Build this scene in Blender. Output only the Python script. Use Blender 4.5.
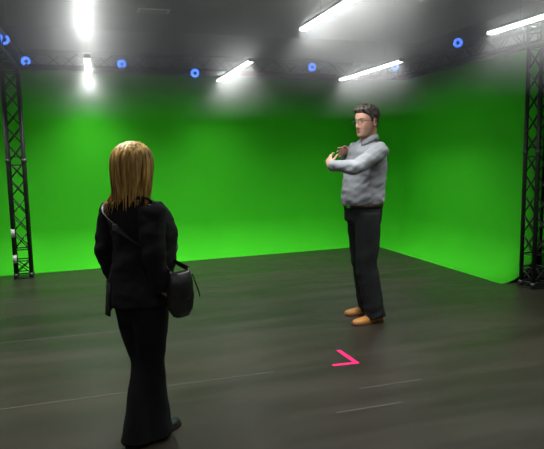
import bpy, bmesh, math, random
from mathutils import Vector, Matrix, noise

random.seed(7)
for o in list(bpy.data.objects):
    bpy.data.objects.remove(o)
S = bpy.context.scene
COL = S.collection

# ------------------------------------------------------------------ camera, world, exposure
cam_d = bpy.data.cameras.new('camera')
cam_d.sensor_width = 36.0
cam_d.lens = 36.0 * 575.0 / 544.0
cam_d.clip_start = 0.05
cam = bpy.data.objects.new('camera', cam_d)
COL.objects.link(cam)
YAW, PITCH, ROLL = 0.29613, 0.12233, 0.018
fw = Vector((math.sin(YAW) * math.cos(PITCH), math.cos(YAW) * math.cos(PITCH), -math.sin(PITCH)))
rt = Vector((math.cos(YAW), -math.sin(YAW), 0.0))
up = rt.cross(fw)
r2 = rt * math.cos(ROLL) - up * math.sin(ROLL)
u2 = rt * math.sin(ROLL) + up * math.cos(ROLL)
m = Matrix((r2, u2, -fw)).transposed().to_4x4()
m.translation = Vector((0, 0, 1.48))
cam.matrix_world = m
S.camera = cam

world = bpy.data.worlds.new('studio_world')
S.world = world
world.use_nodes = True
wn = world.node_tree
wn.nodes['Background'].inputs['Color'].default_value = (0.02, 0.02, 0.02, 1)
wn.nodes['Background'].inputs['Strength'].default_value = 0.0

LAMP_GLOW = 12.0            # radiance of the LED diffusers
LAMP_WATTS = 24.0          # light thrown down by each batten's reflector
UP_WATTS = 9.0             # upward light added to raise the glow above each batten
LAMP_SPREAD = 116.0        # its beam angle in degrees
HAZE_Z, HAZE_H = 2.66, 0.40
HAZE = 0.42                # density of the volume added for the lens glow round the lamps

S.view_settings.view_transform = 'Standard'
S.view_settings.look = 'None'
S.view_settings.gamma = 1.0
S.view_settings.use_curve_mapping = False
S.view_settings.exposure = 0.0


# ------------------------------------------------------------------ helpers
def tag(o, label=None, cat=None, group=None, kind=None):
    if label: o['label'] = label
    if cat: o['category'] = cat
    if group: o['group'] = group
    if kind: o['kind'] = kind
    return o


def empty(name, loc, rz=0.0, label=None, cat=None, group=None):
    o = bpy.data.objects.new(name, None)
    COL.objects.link(o)
    o.empty_display_size = 0.1
    o.location = loc
    o.rotation_euler = (0, 0, rz)
    return tag(o, label, cat, group)


def link(name, bm, mat, parent=None, smooth=False, recalc=True):
    if recalc:
        bmesh.ops.recalc_face_normals(bm, faces=bm.faces[:])
    me = bpy.data.meshes.new(name)
    bm.to_mesh(me)
    bm.free()
    if smooth:
        for p in me.polygons:
            p.use_smooth = True
    if mat is not None:
        for mm in (mat if isinstance(mat, (list, tuple)) else [mat]):
            me.materials.append(mm)
    o = bpy.data.objects.new(name, me)
    COL.objects.link(o)
    o.parent = parent
    return o


def link_mesh(name, me, mat, parent=None):
    for p in me.polygons:
        p.use_smooth = True
    for mm in (mat if isinstance(mat, (list, tuple)) else [mat]):
        me.materials.append(mm)
    o = bpy.data.objects.new(name, me)
    COL.objects.link(o)
    o.parent = parent
    return o


def box(bm, x0, x1, y0, y1, z0, z1, bevel=0.0):
    g = bmesh.ops.create_cube(bm, size=1.0)
    vs = g['verts']
    for v in vs:
        v.co = Vector(((x0 + x1) / 2 + v.co.x * (x1 - x0), (y0 + y1) / 2 + v.co.y * (y1 - y0), (z0 + z1) / 2 + v.co.z * (z1 - z0)))
    if bevel > 0:
        es = {e for v in vs for e in v.link_edges}
        bmesh.ops.bevel(bm, geom=list(es), offset=bevel, segments=2, affect='EDGES', profile=0.5)


def catmull(vals, k):
    """resample a list of float tuples with k steps per span"""
    out = []
    n = len(vals)
    for i in range(n - 1):
        p0 = vals[max(i - 1, 0)]; p1 = vals[i]; p2 = vals[i + 1]; p3 = vals[min(i + 2, n - 1)]
        for s in range(k):
            t = s / k
            out.append(tuple(0.5 * (2 * b + (c - a) * t + (2 * a - 5 * b + 4 * c - d) * t * t + (3 * b - a - 3 * c + d) * t ** 3)
                             for a, b, c, d in zip(p0, p1, p2, p3)))
    out.append(tuple(vals[-1]))
    return out


def tube(bm, pts, n=12, side=(0, 1, 0), k=1, power=2.0):
    """pts: (x, y, z, ra, rb); ra is measured along 'side', rb across it"""
    if k > 1:
        pts = catmull([tuple(p) for p in pts], k)
    side = Vector(side)
    P = [Vector(p[:3]) for p in pts]
    rings = []
    for i, p in enumerate(pts):
        t = (P[min(i + 1, len(P) - 1)] - P[max(i - 1, 0)]).normalized()
        a = side - t * side.dot(t)
        if a.length < 1e-4:
            a = Vector((1, 0, 0)) - t * t.x
        a.normalize()
        b = t.cross(a)
        ring = []
        for j in range(n):
            th = 2 * math.pi * j / n
            c, s = math.cos(th), math.sin(th)
            e = 2.0 / power
            ring.append(bm.verts.new(P[i] + a * (math.copysign(abs(c) ** e, c) * max(p[3], 1e-4)) + b * (math.copysign(abs(s) ** e, s) * max(p[4], 1e-4))))
        rings.append(ring)
    for r0, r1 in zip(rings, rings[1:]):
        for j in range(n):
            bm.faces.new((r0[j], r0[(j + 1) % n], r1[(j + 1) % n], r1[j]))
    bm.faces.new(rings[0][::-1])
    bm.faces.new(rings[-1])


def rod(bm, a, b, r, n=8):
    a, b = Vector(a), Vector(b)
    d = (b - a).normalized()
    s = (0, 1, 0) if abs(d.y) < 0.9 else (1, 0, 0)
    tube(bm, [(*a, r, r), (*b, r, r)], n=n, side=s)


def ball(bm, c, rx, ry, rz, rot=None, u=16, v=10):
    g = bmesh.ops.create_uvsphere(bm, u_segments=u, v_segments=v, radius=1.0)
    for vv in g['verts']:
        q = Vector((vv.co.x * rx, vv.co.y * ry, vv.co.z * rz))
        if rot is not None:
            q = rot @ q
        vv.co = q + Vector(c)


def remesh(bm, voxel, smooth=4, factor=0.5):
    """fuse the closed shapes of a bmesh into one continuous skin"""
    bmesh.ops.recalc_face_normals(bm, faces=bm.faces[:])
    me = bpy.data.meshes.new('tmp')
    bm.to_mesh(me)
    bm.free()
    o = bpy.data.objects.new('tmp', me)
    COL.objects.link(o)
    r = o.modifiers.new('r', 'REMESH')
    r.mode = 'VOXEL'
    r.voxel_size = voxel
    if smooth:
        s = o.modifiers.new('s', 'SMOOTH')
        s.factor = factor
        s.iterations = smooth
    dg = bpy.context.evaluated_depsgraph_get()
    dg.update()
    out = bpy.data.meshes.new_from_object(o.evaluated_get(dg))
    bpy.data.objects.remove(o)
    bpy.data.meshes.remove(me)
    return out


def wrinkle(me, fn):
    nrm = [v.normal.copy() for v in me.vertices]
    for v, nn in zip(me.vertices, nrm):
        v.co += nn * fn(v.co)


# ------------------------------------------------------------------ materials
def principled(name, col, rough=0.5, metal=0.0, spec=0.5, emit=None, estr=0.0):
    mt = bpy.data.materials.new(name)
    mt.use_nodes = True
    b = mt.node_tree.nodes['Principled BSDF']
    b.inputs['Base Color'].default_value = (*col, 1)
    b.inputs['Roughness'].default_value = rough
    b.inputs['Metallic'].default_value = metal
    b.inputs['Specular IOR Level'].default_value = spec
    if emit:
        b.inputs['Emission Color'].default_value = (*emit, 1)
        b.inputs['Emission Strength'].default_value = estr
    return mt


def varied(name, c1, c2, scale, rough=0.6, spec=0.4, bump=0.0, bscale=None, stretch=(1, 1, 1), detail=4.0, rough2=None, metal=0.0):
    mt = principled(name, c1, rough, metal, spec)
    nt = mt.node_tree
    b = nt.nodes['Principled BSDF']
    tc = nt.nodes.new('ShaderNodeTexCoord')
    mp = nt.nodes.new('ShaderNodeMapping')
    mp.inputs['Scale'].default_value = stretch
    nt.links.new(tc.outputs['Object'], mp.inputs['Vector'])
    nz = nt.nodes.new('ShaderNodeTexNoise')
    nz.inputs['Scale'].default_value = scale
    nz.inputs['Detail'].default_value = detail
    nt.links.new(mp.outputs[0], nz.inputs['Vector'])
    rp = nt.nodes.new('ShaderNodeValToRGB')
    rp.color_ramp.elements[0].position = 0.35
    rp.color_ramp.elements[1].position = 0.65
    rp.color_ramp.elements[0].color = (*c1, 1)
    rp.color_ramp.elements[1].color = (*c2, 1)
    nt.links.new(nz.outputs['Fac'], rp.inputs['Fac'])
    nt.links.new(rp.outputs['Color'], b.inputs['Base Color'])
    if rough2 is not None:
        mr = nt.nodes.new('ShaderNodeMapRange')
        mr.inputs['From Min'].default_value = 0.3
        mr.inputs['From Max'].default_value = 0.7
        mr.inputs['To Min'].default_value = rough
        mr.inputs['To Max'].default_value = rough2
        nt.links.new(nz.outputs['Fac'], mr.inputs['Value'])
        nt.links.new(mr.outputs[0], b.inputs['Roughness'])
    if bump:
        n2 = nt.nodes.new('ShaderNodeTexNoise')
        n2.inputs['Scale'].default_value = bscale or scale
        nt.links.new(mp.outputs[0], n2.inputs['Vector'])
        bp = nt.nodes.new('ShaderNodeBump')
        bp.inputs['Strength'].default_value = bump
        bp.inputs['Distance'].default_value = 0.01
        nt.links.new(n2.outputs['Fac'], bp.inputs['Height'])
        nt.links.new(bp.outputs[0], b.inputs['Normal'])
    return mt


M = {}
M['green'] = varied('chroma_green_paint', (0.050, 0.56, 0.016), (0.056, 0.60, 0.018), 1.2, rough=0.85, spec=0.15)
M['black_wall'] = varied('black_wall_paint', (0.020, 0.020, 0.021), (0.026, 0.026, 0.026), 3.0, rough=0.9, spec=0.2)
M['ceiling'] = varied('dark_ceiling_paint', (0.05, 0.05, 0.048), (0.062, 0.062, 0.06), 2.0, rough=0.9, spec=0.2)
M['floor'] = varied('dance_floor_vinyl', (0.025, 0.0205, 0.0155), (0.040, 0.0325, 0.0245), 1.6, rough=0.34, rough2=0.46, spec=0.32,
                    stretch=(0.5, 2.2, 1), detail=6.0)
M['seam'] = principled('seam_tape', (0.075, 0.07, 0.06), 0.5)
M['truss'] = varied('black_truss_paint', (0.010, 0.010, 0.010), (0.018, 0.018, 0.018), 12, rough=0.45, spec=0.5)
M['steel'] = principled('bare_steel', (0.10, 0.10, 0.10), 0.45, metal=0.7)
M['white_tape'] = principled('white_tape', (0.75, 0.76, 0.72), 0.6)
M['pink'] = principled('pink_tape', (0.85, 0.02, 0.16), 0.6, spec=0.2)
M['lamp_case'] = principled('lamp_housing', (0.55, 0.55, 0.55), 0.5)
M['lamp'] = principled('lamp_diffuser', (0.9, 0.9, 0.9), 0.5, emit=(0.97, 1.0, 0.98), estr=LAMP_GLOW)
M['wire'] = principled('steel_wire', (0.30, 0.30, 0.29), 0.5, metal=0.6)
M['cam_body'] = principled('camera_housing', (0.012, 0.012, 0.014), 0.4)
M['ring'] = principled('blue_ring_light', (0.02, 0.05, 0.4), 0.4, emit=(0.06, 0.20, 1.0), estr=3.0)
M['lens'] = principled('camera_lens', (0.01, 0.02, 0.06), 0.08, spec=0.8)
M['vent'] = principled('vent_metal', (0.6, 0.6, 0.58), 0.6)
M['vent_dark'] = principled('vent_gap', (0.03, 0.03, 0.03), 0.8)

# ------------------------------------------------------------------ the room
X0, X1, Y0, Y1, ZC = -3.2, 5.7, -3.2, 9.4, 3.4


def slab(name, *a, mat=None):
    bm = bmesh.new()
    box(bm, *a)
    return tag(link(name, bm, mat), kind='structure')


fl = slab('floor', X0, X1, Y0, Y1, -0.1, 0.0, mat=M['floor'])
slab('ceiling', X0, X1, Y0, Y1, ZC, ZC + 0.1, mat=M['ceiling'])
slab('wall_back', X0, X1, Y1, Y1 + 0.1, 0, ZC, mat=M['black_wall'])
slab('wall_front', X0, X1, Y0 - 0.1, Y0, 0, ZC, mat=M['black_wall'])
slab('wall_left', X0 - 0.1, X0, Y0, Y1, 0, ZC, mat=M['black_wall'])
slab('wall_right', X1, X1 + 0.1, Y0, Y1, 0, ZC, mat=M['black_wall'])

# seams between the vinyl sheets, thin welded strips lying in the floor
bm = bmesh.new()
for (xa, xb, y, w) in ((-3.2, 0.35, 3.60, 0.006), (0.35, 1.1, 3.62, 0.005), (-3.2, 0.3, 4.95, 0.005),
                       (1.25, 1.68, 2.90, 0.006), (1.52, 1.96, 3.165, 0.005), (-3.2, 5.6, 6.35, 0.004)):
    box(bm, xa, xb, y - w, y + w, 0.0, 0.0012)
tag(link('floor_seam', bm, M['seam']), kind='structure')

# green cyclorama: one skin swept round an L, floor edge -> cove -> wall
RC, HW = 0.50, 2.62
prof = [(0.0, 0.004)]
for i in range(1, 15):
    a = math.pi / 2 * i / 14
    prof.append((RC * math.sin(a), 0.004 + RC * (1 - math.cos(a))))
for z in (0.8, 1.2, 1.7, 2.2, HW):
    prof.append((RC, z))
A = Vector((-3.1, 7.746)); Cn = Vector((4.202, 8.173)); E_ = Vector((4.247, 5.25))
d1 = (Cn - A).normalized(); n1 = Vector((-d1.y, d1.x))
d2 = (E_ - Cn).normalized(); n2 = Vector((-d2.y, d2.x))
rf = 0.06
ang1, ang2 = math.atan2(n1.y, n1.x), math.atan2(n2.y, n2.x)
turn = ang1 - ang2
tl = rf * math.tan(turn / 2)
cc = Cn - d1 * tl - n1 * rf
path = []
L1 = (Cn - d1 * tl - A).length
for i in range(13):
    path.append((A + d1 * (L1 * i / 12), n1))
for i in range(1, 13):
    a = ang1 - turn * i / 12
    nn = Vector((math.cos(a), math.sin(a)))
    path.append((cc + nn * rf, nn))
st = Cn + d2 * tl
for i in range(1, 9):
    path.append((st + (E_ - st) * (i / 8), n2))
bm = bmesh.new()
rows = [[bm.verts.new((p.x + nn.x * s, p.y + nn.y * s, z)) for s, z in prof] for p, nn in path]
for r0, r1 in zip(rows, rows[1:]):
    for j in range(len(prof) - 1):
        bm.faces.new((r0[j], r1[j], r1[j + 1], r0[j + 1]))
cy = link('green_screen_wall', bm, M['green'], smooth=True)
tag(cy, 'smooth bright green screen wall curving into the dark floor', 'green screen', kind='structure')
md = cy.modifiers.new('thick', 'SOLIDIFY'); md.thickness = 0.012; md.offset = 1.0

# the plain green curtain wall past the end of the cove
bm = bmesh.new()
rows = []
for i in range(40):
    y = 5.235 - i * 0.055
    x = 4.785 + 0.012 * math.sin(i * 1.1)
    rows.append([bm.verts.new((x, y, z)) for z in (0.0, 0.7, 1.4, 2.1, HW)])
for r0, r1 in zip(rows, rows[1:]):
    for j in range(4):
        bm.faces.new((r0[j], r1[j], r1[j + 1], r0[j + 1]))
cu = link('green_curtain', bm, M['green'], smooth=True)
tag(cu, 'flat green fabric drop hanging behind the right truss post', 'curtain', kind='structure')
md = cu.modifiers.new('thick', 'SOLIDIFY'); md.thickness = 0.01


# ------------------------------------------------------------------ trusses
TW = 0.22


def truss(name, length, label, group, plate=True, tape=False):
    """box truss along local +z, four chords and four braced faces"""
    root = empty(name, (0, 0, 0), 0, label, 'truss', group)
    h = TW / 2 - 0.022
    z0 = 0.012 if plate else 0.0
    for sx, sy in ((-1, -1), (1, -1), (1, 1), (-1, 1)):
        bm = bmesh.new()
        rod(bm, (sx * h, sy * h, z0), (sx * h, sy * h, length), 0.022, 12)
        c = link('chord', bm, M['truss'], root, smooth=True)
        for zz in ([z0 + 0.03, length - 0.03] + ([1.45] if plate else [])):
            bm = bmesh.new()
            rod(bm, (sx * h, sy * h, zz - 0.025), (sx * h, sy * h, zz + 0.025), 0.027, 12)
            link('coupler', bm, M['steel'], c, smooth=True)
    for k in range(4):
        a = k * math.pi / 2
        ca, sa = math.cos(a), math.sin(a)
        def P(u, z):
            return (ca * u - sa * h, sa * u + ca * h, z)
        bm = bmesh.new()
        levels = [z0 + 0.05]
        if plate:
            levels += [0.22, 0.36]
        n = max(3, round((length - 0.05 - levels[-1]) / 0.21))
        step = (length - 0.05 - levels[-1]) / n
        zs = [levels[-1] + i * step for i in range(n + 1)]
        for i in range(n):
            if i % 2 == 0 or plate:
                rod(bm, P(-h, zs[i]), P(h, zs[i + 1]), 0.007, 6)
            if i % 2 == 1 or plate:
                rod(bm, P(h, zs[i]), P(-h, zs[i + 1]), 0.007, 6)
        if not plate:
            levels = [zs[0]]
        for zz in levels[-1:] + [length - 0.05] + ([1.40, 1.50] if plate else []):
            rod(bm, P(-h, zz), P(h, zz), 0.008, 6)
        if plate:
            link('bracing', bm, M['truss'], root, smooth=True)
            bm = bmesh.new()
            for zz in (levels[0], 0.22):
                rod(bm, P(-h, zz), P(h, zz), 0.008, 6)
            rod(bm, P(-h, levels[0]), P(h, 0.22), 0.007, 6)
            rod(bm, P(h, levels[0]), P(-h, 0.22), 0.007, 6)
        link('bracing', bm, M['truss'], root, smooth=True)
    if plate:
        bm = bmesh.new()
        box(bm, -0.118, 0.118, -0.118, 0.118, 0, 0.012, 0.003)
        link('base_plate', bm, M['truss'], root)
    if tape:
        for z in (0.20, 0.52):
            bm = bmesh.new()
            rod(bm, (-h, -h, z), (-h, -h, z + 0.10), 0.0232, 12)
            tag(link('tape_band', bm, M['white_tape'], root, smooth=True), 'white tape wrapped on the post')
    return root


ZB = 2.56                                     # underside of the overhead beams
PL = Vector((-0.915, 7.70)); PR = Vector((4.48, 5.015)); PC = Vector((4.48, 7.90))
t = truss('truss_post', ZB - 0.0, 'black box truss post with white tape bands at the left', 'truss posts', tape=True)
t.location = (PL.x, PL.y, 0); t.rotation_euler = (0, 0, math.radians(3))
t = truss('truss_post', ZB - 0.0, 'black box truss post standing by the cove end on the right', 'truss posts')
t.location = (PR.x, PR.y, 0); t.rotation_euler = (0, 0, math.radians(2))


def beam(a, b, label):
    a, b = Vector((*a, ZB + TW / 2)), Vector((*b, ZB + TW / 2))
    d = b - a
    r = truss('truss_beam', d.length, label, 'overhead truss beams', plate=False)
    r.rotation_mode = 'QUATERNION'
    z = d.normalized(); x = Vector((0, 0, 1)); y = z.cross(x)
    r.rotation_quaternion = Matrix((x, y, z)).transposed().to_quaternion()
    r.location = a
    return r


dB = (PC - PL).normalized()
beam(PL + dB * 0.12, PC - dB * 0.12, 'black overhead truss beam running along the back green wall')
beam(PL - Vector((0, 0.12)), PL - Vector((0.0, 4.2)), 'black overhead truss beam coming forward from the left post')
beam(PC - Vector((0, 0.12)), PR + Vector((0, 0.12)), 'black overhead truss beam along the right green wall')
for p, nm in ((PL, 'above the left post'), (PC, 'over the far back corner'), (PR, 'above the right post')):
    c = empty('truss_corner', (p.x, p.y, ZB), 0, 'black cube corner block joining the truss beams ' + nm, 'truss corner', 'truss corner blocks')
    bm = bmesh.new()
    h = TW / 2
    for sx in (-1, 1):
        for sy in (-1, 1):
            box(bm, sx * h - 0.022 if sx > 0 else -h, sx * h if sx > 0 else -h + 0.022, sy * h - 0.022 if sy > 0 else -h, sy * h if sy > 0 else -h + 0.022, 0, TW)
    for z in (0.0, TW - 0.022):
        box(bm, -h, h, -h, -h + 0.02, z, z + 0.022); box(bm, -h, h, h - 0.02, h, z, z + 0.022)
        box(bm, -h, -h + 0.02, -h, h, z, z + 0.022); box(bm, h - 0.02, h, -h, h, z, z + 0.022)
    link('corner_frame', bm, M['truss'], c)
    bm = bmesh.new()
    for z in (TW / 2,):
        rod(bm, (-h + .02, -h + .02, z), (h - .02, h - .02, z), 0.01); rod(bm, (-h + .02, h - .02, z), (h - .02, -h + .02, z), 0.01)
    link('bracing', bm, M['truss'], c)
    bm = bmesh.new()
    rod(bm, (0, 0, TW - 0.06), (0, 0, ZC - ZB), 0.003, 6)
    link('hanging_wire', bm, M['wire'], c)

# ------------------------------------------------------------------ LED batten lamps in three rows
ZL = 2.49


def lamp(x, ya, yb, label):
    r = empty('ceiling_lamp', (x, (ya + yb) / 2, ZL), 0, label, 'lamp', 'suspended LED batten lamps')
    h = (yb - ya) / 2
    bm = bmesh.new(); box(bm, -0.026, 0.026, -h, h, 0.004, 0.030, 0.006)
    link('housing', bm, M['lamp_case'], r)
    bm = bmesh.new(); box(bm, -0.031, 0.031, -h + 0.006, h - 0.006, -0.012, 0.006, 0.005)
    tag(link('diffuser', bm, M['lamp'], r), 'glowing white diffuser')
    for s in (-1, 1):
        bm = bmesh.new(); box(bm, -0.032, 0.032, s * h - 0.006, s * h + 0.006, -0.013, 0.031, 0.003)
        link('end_cap', bm, M['lamp_case'], r)
    for s in (-0.55, 0.55):
        bm = bmesh.new(); rod(bm, (0, s * h, 0.025), (0, s * h, ZC - ZL), 0.0022, 6)
        link('hanging_wire', bm, M['wire'], r)
    for nm, w, z, sp in (('down_light', LAMP_WATTS, -0.014, LAMP_SPREAD), ('added_up_light', UP_WATTS, 0.033, 180.0)):
        ld = bpy.data.lights.new(nm, 'AREA')
        ld.shape = 'RECTANGLE'; ld.size = 0.055; ld.size_y = 2 * h - 0.02
        ld.energy = w * h / 0.88; ld.color = (0.97, 1.0, 0.98); ld.spread = math.radians(sp)
        lo = bpy.data.objects.new(nm, ld); COL.objects.link(lo)
        lo.parent = r; lo.location = (0, 0, z)
        if z > 0:
            lo.rotation_euler = (math.pi, 0, 0)
    return r


XA, XB, XC, XD = -0.015, 1.695, 3.355, -1.70
lamp(XA, 6.30, 8.09, 'short white lamp in the left row nearest the green wall')
lamp(XA, 2.95, 4.74, 'white lamp cut off by the top edge above the woman')
lamp(XB, 6.22, 7.94, 'white lamp bar in the middle row nearest the green wall')
lamp(XB, 2.85, 4.59, 'white lamp bar cut off by the top edge in the middle row')
lamp(XC, 5.90, 7.57, 'long white lamp bar above and right of the man')
lamp(XC, 2.70, 4.39, 'white lamp bar at the top right corner')
for x in (XA, XB, XC, XD):  # unseen lamps added to light the room, continuing the rows
    lamp(x, -0.6, 1.1, 'unseen white lamp bar added behind the camera')
lamp(XD, 2.95, 4.74, 'unseen white lamp bar added beyond the left edge of the view')
lamp(XD, 6.30, 7.6, 'unseen white lamp bar added by the wall beyond the left edge')


# ------------------------------------------------------------------ scattering volume added under the ceiling to imitate lens smear
hz = bpy.data.materials.new('lens_glow_haze')
hz.use_nodes = True
nt = hz.node_tree
nt.nodes.remove(nt.nodes['Principled BSDF'])
sc_ = nt.nodes.new('ShaderNodeVolumeScatter')
sc_.inputs['Anisotropy'].default_value = 0.45
tc = nt.nodes.new('ShaderNodeTexCoord'); sx = nt.nodes.new('ShaderNodeSeparateXYZ')


def mth(op, a, b_=0.0):
    n_ = nt.nodes.new('ShaderNodeMath'); n_.operation = op
    nt.links.new(a, n_.inputs[0]); n_.inputs[1].default_value = b_
    return n_.outputs[0]


nt.links.new(tc.outputs['Object'], sx.inputs[0])
q_ = mth('MULTIPLY', mth('SUBTRACT', sx.outputs['Z'], HAZE_Z), 1.0 / HAZE_H)      # a layer densest at lamp height
q_ = mth('MULTIPLY', mth('POWER', mth('ABSOLUTE', q_), 2.0), -1.0)
e_ = nt.nodes.new('ShaderNodeMath'); e_.operation = 'EXPONENT'; nt.links.new(q_, e_.inputs[0])
nt.links.new(mth('MULTIPLY', e_.outputs[0], HAZE), sc_.inputs['Density'])
nt.links.new(sc_.outputs[0], nt.nodes['Material Output'].inputs['Volume'])
bm = bmesh.new(); box(bm, X0 + .01, X1 - .01, Y0 + .01, Y1 - .01, 1.93, ZC - 0.002)
tag(link('glow_haze', bm, hz), 'grey volume added to imitate lens glow round the lamps', 'glow_haze', kind='stuff')


# ------------------------------------------------------------------ motion capture cameras with blue rings
def mocap(pos, aim, anchor, label):
    r = empty('tracking_camera', pos, 0, label, 'camera', 'blue ring tracking cameras')
    d = (Vector(aim) - Vector(pos)).normalized()
    r.rotation_mode = 'QUATERNION'
    r.rotation_quaternion = d.to_track_quat('Y', 'Z')
    bm = bmesh.new(); box(bm, -0.04, 0.04, -0.11, -0.005, -0.04, 0.04, 0.008)
    link('housing', bm, M['cam_body'], r)
    bm = bmesh.new()
    N = 32
    cs = [(0.023, 0.0), (0.023, 0.012), (0.027, 0.016), (0.050, 0.016), (0.054, 0.010), (0.054, -0.006), (0.04, -0.006)]
    rr = [[bm.verts.new((q * math.cos(2 * math.pi * j / N), y, q * math.sin(2 * math.pi * j / N))) for q, y in cs] for j in range(N)]
    for j in range(N):
        a, b = rr[j], rr[(j + 1) % N]
        for i in range(len(cs)):
            bm.faces.new((a[i], b[i], b[(i + 1) % len(cs)], a[(i + 1) % len(cs)]))
    tag(link('ring_light', bm, M['ring'], r, smooth=True), 'glowing blue ring')
    bm = bmesh.new(); rod(bm, (0, -0.01, 0), (0, 0.016, 0), 0.022, 20)
    ball(bm, (0, 0.016, 0), 0.019, 0.007, 0.019)
    link('lens', bm, M['lens'], r, smooth=True)
    q = r.rotation_quaternion.inverted()
    loc = q @ (Vector(anchor) - Vector(pos))
    bm = bmesh.new(); rod(bm, (0, -0.07, 0.0), loc, 0.010, 10)
    ball(bm, loc, 0.034, 0.034, 0.034)
    link('clamp', bm, M['cam_body'], r, smooth=True)
    return r


MC = [((0.392, 7.64, 2.635), 'b', 'blue ring camera right of the back left lamp'),
      ((1.323, 7.68, 2.55), 'b', 'blue ring camera left of the middle back lamp'),
      ((2.988, 7.73, 2.675), 'b', 'blue ring camera between the two back lamps over the man'),
      ((4.187, 7.55, 2.69), 'b', 'blue ring camera at the end of the right hand back lamp'),
      ((-0.72, 7.60, 2.63), 'b', 'blue ring camera just above the left truss post'),
      ((-0.83, 6.70, 2.71), 'l', 'blue ring camera at the upper left edge nearest the left wall'),
      ((4.22, 6.10, 2.755), 'r', 'blue ring camera on the beam along the right wall')]
for p, s, lb in MC:
    if s == 'b':
        tt = (p[0] - PL.x) / (PC.x - PL.x)
        yb = PL.y + (PC.y - PL.y) * tt - TW / 2 + 0.022
        an = (p[0], yb, ZB + (0.02 if p[2] < 2.67 else TW - 0.022))
    elif s == 'l':
        an = (PL.x + TW / 2 - 0.022, p[1], ZB + TW - 0.022)
    else:
        an = (PR.x - TW / 2 + 0.022, p[1], ZB + TW - 0.022)
    mocap(p, (1.5, 3.0, 1.2), an, lb)

# ceiling vents
for (x, y, w, lb) in ((0.86, 8.05, 0.42, 'pale slotted ceiling vent left of the middle lamp row'), (4.30, 6.7, 0.40, 'pale slotted ceiling vent above the right wall')):
    v = empty('ceiling_vent', (x, y, ZC), 0, lb, 'vent', 'ceiling vents')
    bm = bmesh.new(); box(bm, -w / 2, w / 2, -0.12, 0.12, -0.012, 0.0, 0.003)
    link('frame', bm, M['vent'], v)
    for i in range(4):
        bm = bmesh.new(); box(bm, -w / 2 + 0.03, w / 2 - 0.03, -0.09 + i * 0.05, -0.06 + i * 0.05, -0.016, -0.011)
        link('slot', bm, M['vent_dark'], v)

# pink tape corner mark
mk = empty('floor_mark', (1.70, 3.58, 0), 0, 'bright pink tape corner mark stuck on the dark floor', 'floor mark')
for (bx, by) in ((1.685, 3.868), (1.522, 3.592)):
    a = Vector((1.70, 3.58)); b = Vector((bx, by)); d = (b - a).normalized(); nn = Vector((-d.y, d.x)) * 0.019
    a = a - d * 0.012
    bm = bmesh.new()
    q = [bm.verts.new((*(p - Vector((1.70, 3.58))), 0.0006)) for p in (a + nn, b + nn, b - nn, a - nn)]
    f = bm.faces.new(q)
    g = bmesh.ops.extrude_face_region(bm, geom=[f])
    for vv in g['geom']:
        if isinstance(vv, bmesh.types.BMVert):
            vv.co.z += 0.0006 if by > 3.7 else 0.0010
    link('tape_strip', bm, M['pink'], mk)
# ------------------------------------------------------------------ people
M['skin'] = varied('skin', (0.64, 0.34, 0.24), (0.70, 0.38, 0.27), 18, rough=0.5, spec=0.35)
M['lips'] = principled('lips', (0.46, 0.20, 0.15), 0.5)
M['stubble'] = varied('stubble', (0.50, 0.28, 0.195), (0.58, 0.33, 0.235), 120, rough=0.6, spec=0.3)
M['eye'] = principled('eye_white', (0.60, 0.57, 0.54), 0.3)
M['iris'] = principled('iris', (0.06, 0.04, 0.03), 0.2)
M['grey_hair'] = varied('greying_brown_hair', (0.035, 0.026, 0.020), (0.16, 0.135, 0.115), 55, rough=0.55, spec=0.4, bump=0.6, bscale=90, stretch=(0.5, 1, 0.5))
M['blonde'] = varied('blonde_hair', (0.28, 0.125, 0.022), (1.0, 0.64, 0.19), 42, rough=0.42, spec=0.5, bump=0.5, bscale=80, stretch=(1.6, 1.6, 0.10), detail=3)
M['shirt'] = varied('grey_blue_shirt', (0.275, 0.285, 0.31), (0.32, 0.33, 0.355), 9, rough=0.8, spec=0.2, bump=0.25, bscale=22, stretch=(1, 1, 0.5))
M['man_trousers'] = varied('charcoal_trousers', (0.011, 0.0125, 0.0125), (0.018, 0.020, 0.020), 6, rough=0.85, spec=0.25, bump=0.4, bscale=14, stretch=(1, 1, 0.5))
M['black_cloth'] = varied('black_cloth', (0.0060, 0.0060, 0.0065), (0.011, 0.011, 0.0115), 6, rough=0.8, spec=0.25, bump=0.4, bscale=14, stretch=(1, 1, 0.5))
M['black_trousers'] = varied('black_trouser_cloth', (0.0045, 0.0045, 0.006), (0.008, 0.008, 0.010), 6, rough=0.85, spec=0.2, bump=0.4, bscale=12, stretch=(1, 1, 0.4))
M['belt'] = principled('dark_brown_leather', (0.03, 0.016, 0.010), 0.4)
M['buckle'] = principled('buckle_metal', (0.6, 0.58, 0.52), 0.3, metal=1.0)
M['tan'] = varied('tan_leather', (0.50, 0.20, 0.038), (0.60, 0.26, 0.058), 14, rough=0.45, spec=0.45)
M['sole'] = principled('brown_sole', (0.16, 0.075, 0.03), 0.6)
M['laces'] = principled('shoe_laces', (0.22, 0.10, 0.04), 0.7)
M['bag'] = varied('black_leather', (0.010, 0.010, 0.010), (0.018, 0.018, 0.018), 30, rough=0.38, spec=0.5, bump=0.2, bscale=120)
M['strap'] = principled('black_webbing', (0.014, 0.014, 0.014), 0.5, spec=0.5)
M['boot'] = principled('black_boot_leather', (0.010, 0.010, 0.011), 0.35)
M['glasses'] = principled('glasses_frame', (0.012, 0.012, 0.013), 0.3)
gl = bpy.data.materials.new('spectacle_lens'); gl.use_nodes = True
gt = gl.node_tree; gt.nodes.remove(gt.nodes['Principled BSDF'])
g1 = gt.nodes.new('ShaderNodeBsdfTransparent'); g2 = gt.nodes.new('ShaderNodeBsdfGlossy'); g3 = gt.nodes.new('ShaderNodeMixShader')
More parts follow.
